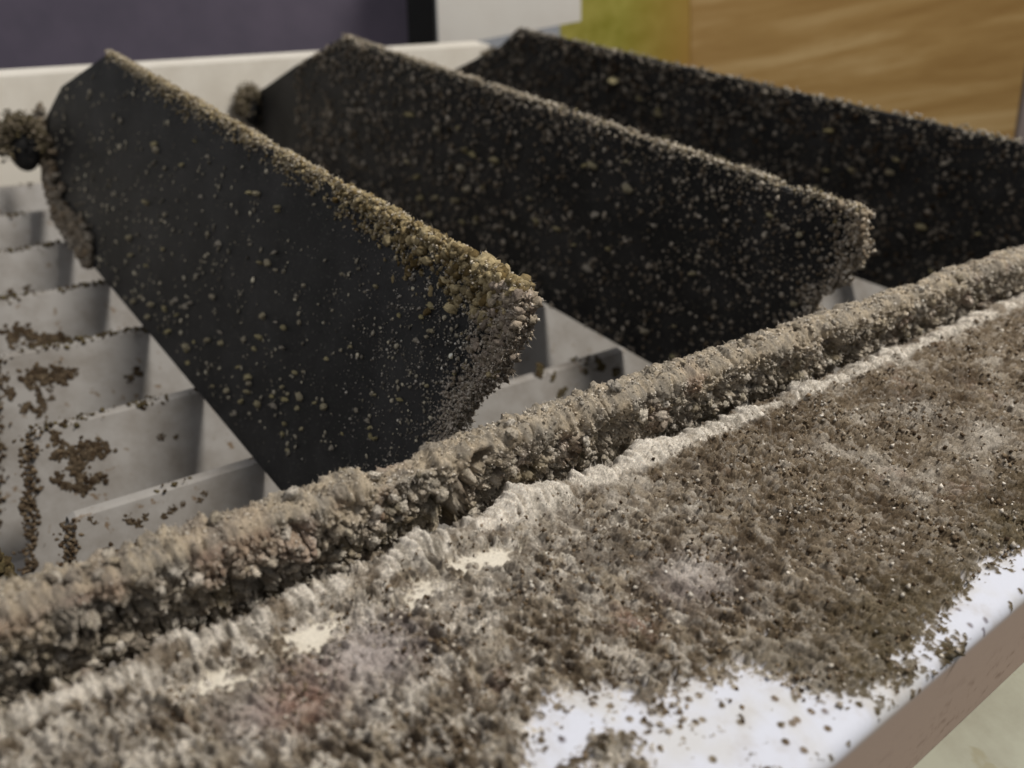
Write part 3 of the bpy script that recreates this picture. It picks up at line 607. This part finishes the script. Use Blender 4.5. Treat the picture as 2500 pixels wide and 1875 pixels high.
# pale furry growth on the far lower border of the near vane
m = 700; uu = rng.uniform(22, 31, m); 
vv = np.interp(uu, [22, 26.6, 28.9, 30.6], [7.4, 7.0, 6.0, 4.2]) - np.abs(rng.normal(0, .5, m)) + .15
o = lumps('border_mould', W1(uu, vv) + n1 * .12, rng.uniform(.06, .22, m), mixc(BROWN, GREY, rng.random(m)), M_crust, None, 1, kind='stuff'); under(o, V1)
# furry olive lump behind the louvre at the left border
c0 = np.array(onpl(6, 572, (0, 11.2, 0), np.array([0, 1., 0])))
m = 500; dirr = rng.normal(size=(m, 3)); dirr /= np.linalg.norm(dirr, axis=1)[:, None]
lump = lumps('mould_lump', c0 + np.array([-.25, 0, -.45]) + dirr * np.array([.36, .4, .95]) * rng.uniform(.7, 1, (m, 1)), rng.uniform(.05, .14, m), mixc(OLIVE * .8, DARK, rng.random(m) * .7), M_crust, None, 1)
link(lump, None, label='olive brown lump of mould behind the louvre at the left border', cat='mould')

# ------------------------------------------------------------------ blurred room behind
def wood():
    m, nt, bs = nodemat('orange_wood'); co = obco(nt); mp = nt.nodes.new('ShaderNodeMapping'); nt.links.new(co, mp.inputs[0])
    mp.inputs['Rotation'].default_value = (0, 0, math.radians(40.2))
    m2 = nt.nodes.new('ShaderNodeMapping'); nt.links.new(mp.outputs[0], m2.inputs[0]); m2.inputs['Rotation'].default_value = (0, math.radians(16), 0)
    m3 = nt.nodes.new('ShaderNodeMapping'); nt.links.new(m2.outputs[0], m3.inputs[0]); m3.inputs['Scale'].default_value = (.035, .1, .36)
    n = nz(nt, 1.0, 7, .68, m3.outputs[0], .5)
    r = ramp(nt, n.outputs[0], [(.30, lin(134, 100, 48)), (.5, lin(156, 124, 72)), (.68, lin(182, 154, 106))])
    nt.links.new(r.outputs[0], bs.inputs['Base Color']); bs.inputs['Roughness'].default_value = .5; return m
M_wood = wood()
M_purple = plastic('dark_purple_cloth', lin(104, 96, 110), lin(84, 80, 92), .8, .9, .12, None, .0)
M_strip = plastic('black_frame', (.012, .012, .013), (.02, .02, .02), .5, .6, .3)
M_box = plastic('white_box', lin(222, 218, 210), lin(206, 198, 188), .5, .5, .2)
M_lime = plastic('yellow_green_reflection', lin(138, 132, 44), lin(176, 166, 84), 1.0, .6, .3)  # yellow-green reflection on the wood, painted as the colour of a separate board
nt_ = M_lime.node_tree; bs_ = nt_.nodes['Principled BSDF']; old = bs_.inputs['Base Color'].links[0].from_socket
mp_ = nt_.nodes.new('ShaderNodeMapping'); nt_.links.new(obco(nt_), mp_.inputs[0]); mp_.inputs['Rotation'].default_value = (0, 0, math.radians(40.2))
sx_ = nt_.nodes.new('ShaderNodeSeparateXYZ'); nt_.links.new(mp_.outputs[0], sx_.inputs[0])
mr_ = nt_.nodes.new('ShaderNodeMapRange'); mr_.inputs['From Min'].default_value = -1.0; mr_.inputs['From Max'].default_value = 6.4; nt_.links.new(sx_.outputs[0], mr_.inputs[0])
nt_.links.new(mix(nt_, 'MIX', old, lin(156, 118, 56), mr_.outputs[0]), bs_.inputs['Base Color'])
M_post = plastic('grey_post', lin(120, 110, 106), lin(100, 92, 88), .5, .6, .3)
def board(name, pix, yd, th_, mat, label, cat):
    """upright board facing the duct, its front at distance yd, with real thickness behind"""
    hn = np.array([.645, .764, 0])
    fr_ = [np.array(onpl(x, y, hn * yd, hn)) for x, y in pix]
    n = len(fr_); V_ = np.array(fr_ + [q + hn * th_ for q in fr_])
    me = bpy.data.meshes.new(name); c0_ = V_.mean(0); c0_[2] = V_[:, 2].min()
    fcs = [list(range(n)), list(range(2 * n - 1, n - 1, -1))] + [[i, (i + 1) % n, n + (i + 1) % n, n + i][::-1] for i in range(n)]
    me.from_pydata([tuple(q - c0_) for q in V_], [], fcs); me.materials.append(mat)
    o = bpy.data.objects.new(name, me); o.location = c0_; return link(o, None, label=label, cat=cat)
board('dark_panel', [(-220, -160), (416, -160), (412, 140), (-220, 200)], 74, 2, M_purple, 'dark purple upright panel, blurred, behind the duct at the top left', 'panel')
board('black_strip', [(398, -160), (427, -160), (439, 130), (413, 132)], 70, 1.5, M_strip, 'narrow black upright strip between the purple panel and the white box', 'strip')
board('white_box', [(430, -160), (581, -160), (581, 21), (439, 48)], 66, 1.0, M_box, 'off-white box corner, blurred, above the far end of the duct', 'box')
board('lime_reflection', [(560, -160), (690, -160), (690, 260), (560, 260)], 82, 2, M_lime, 'board painted with the yellow-green reflection on the wood beside the white box, blurred', 'board')
board('wooden_board', [(690.5, -160), (1240, -190), (1240, 420), (690.5, 420)], 82.5, 2, M_wood, 'orange brown wooden board with streaky grain, blurred, at the top right', 'board')
board('grey_post', [(1030, 60), (1066, 40), (1066, 260), (1004, 220)], 60, .5, M_post, 'grey post at the right border in front of the wood', 'post')
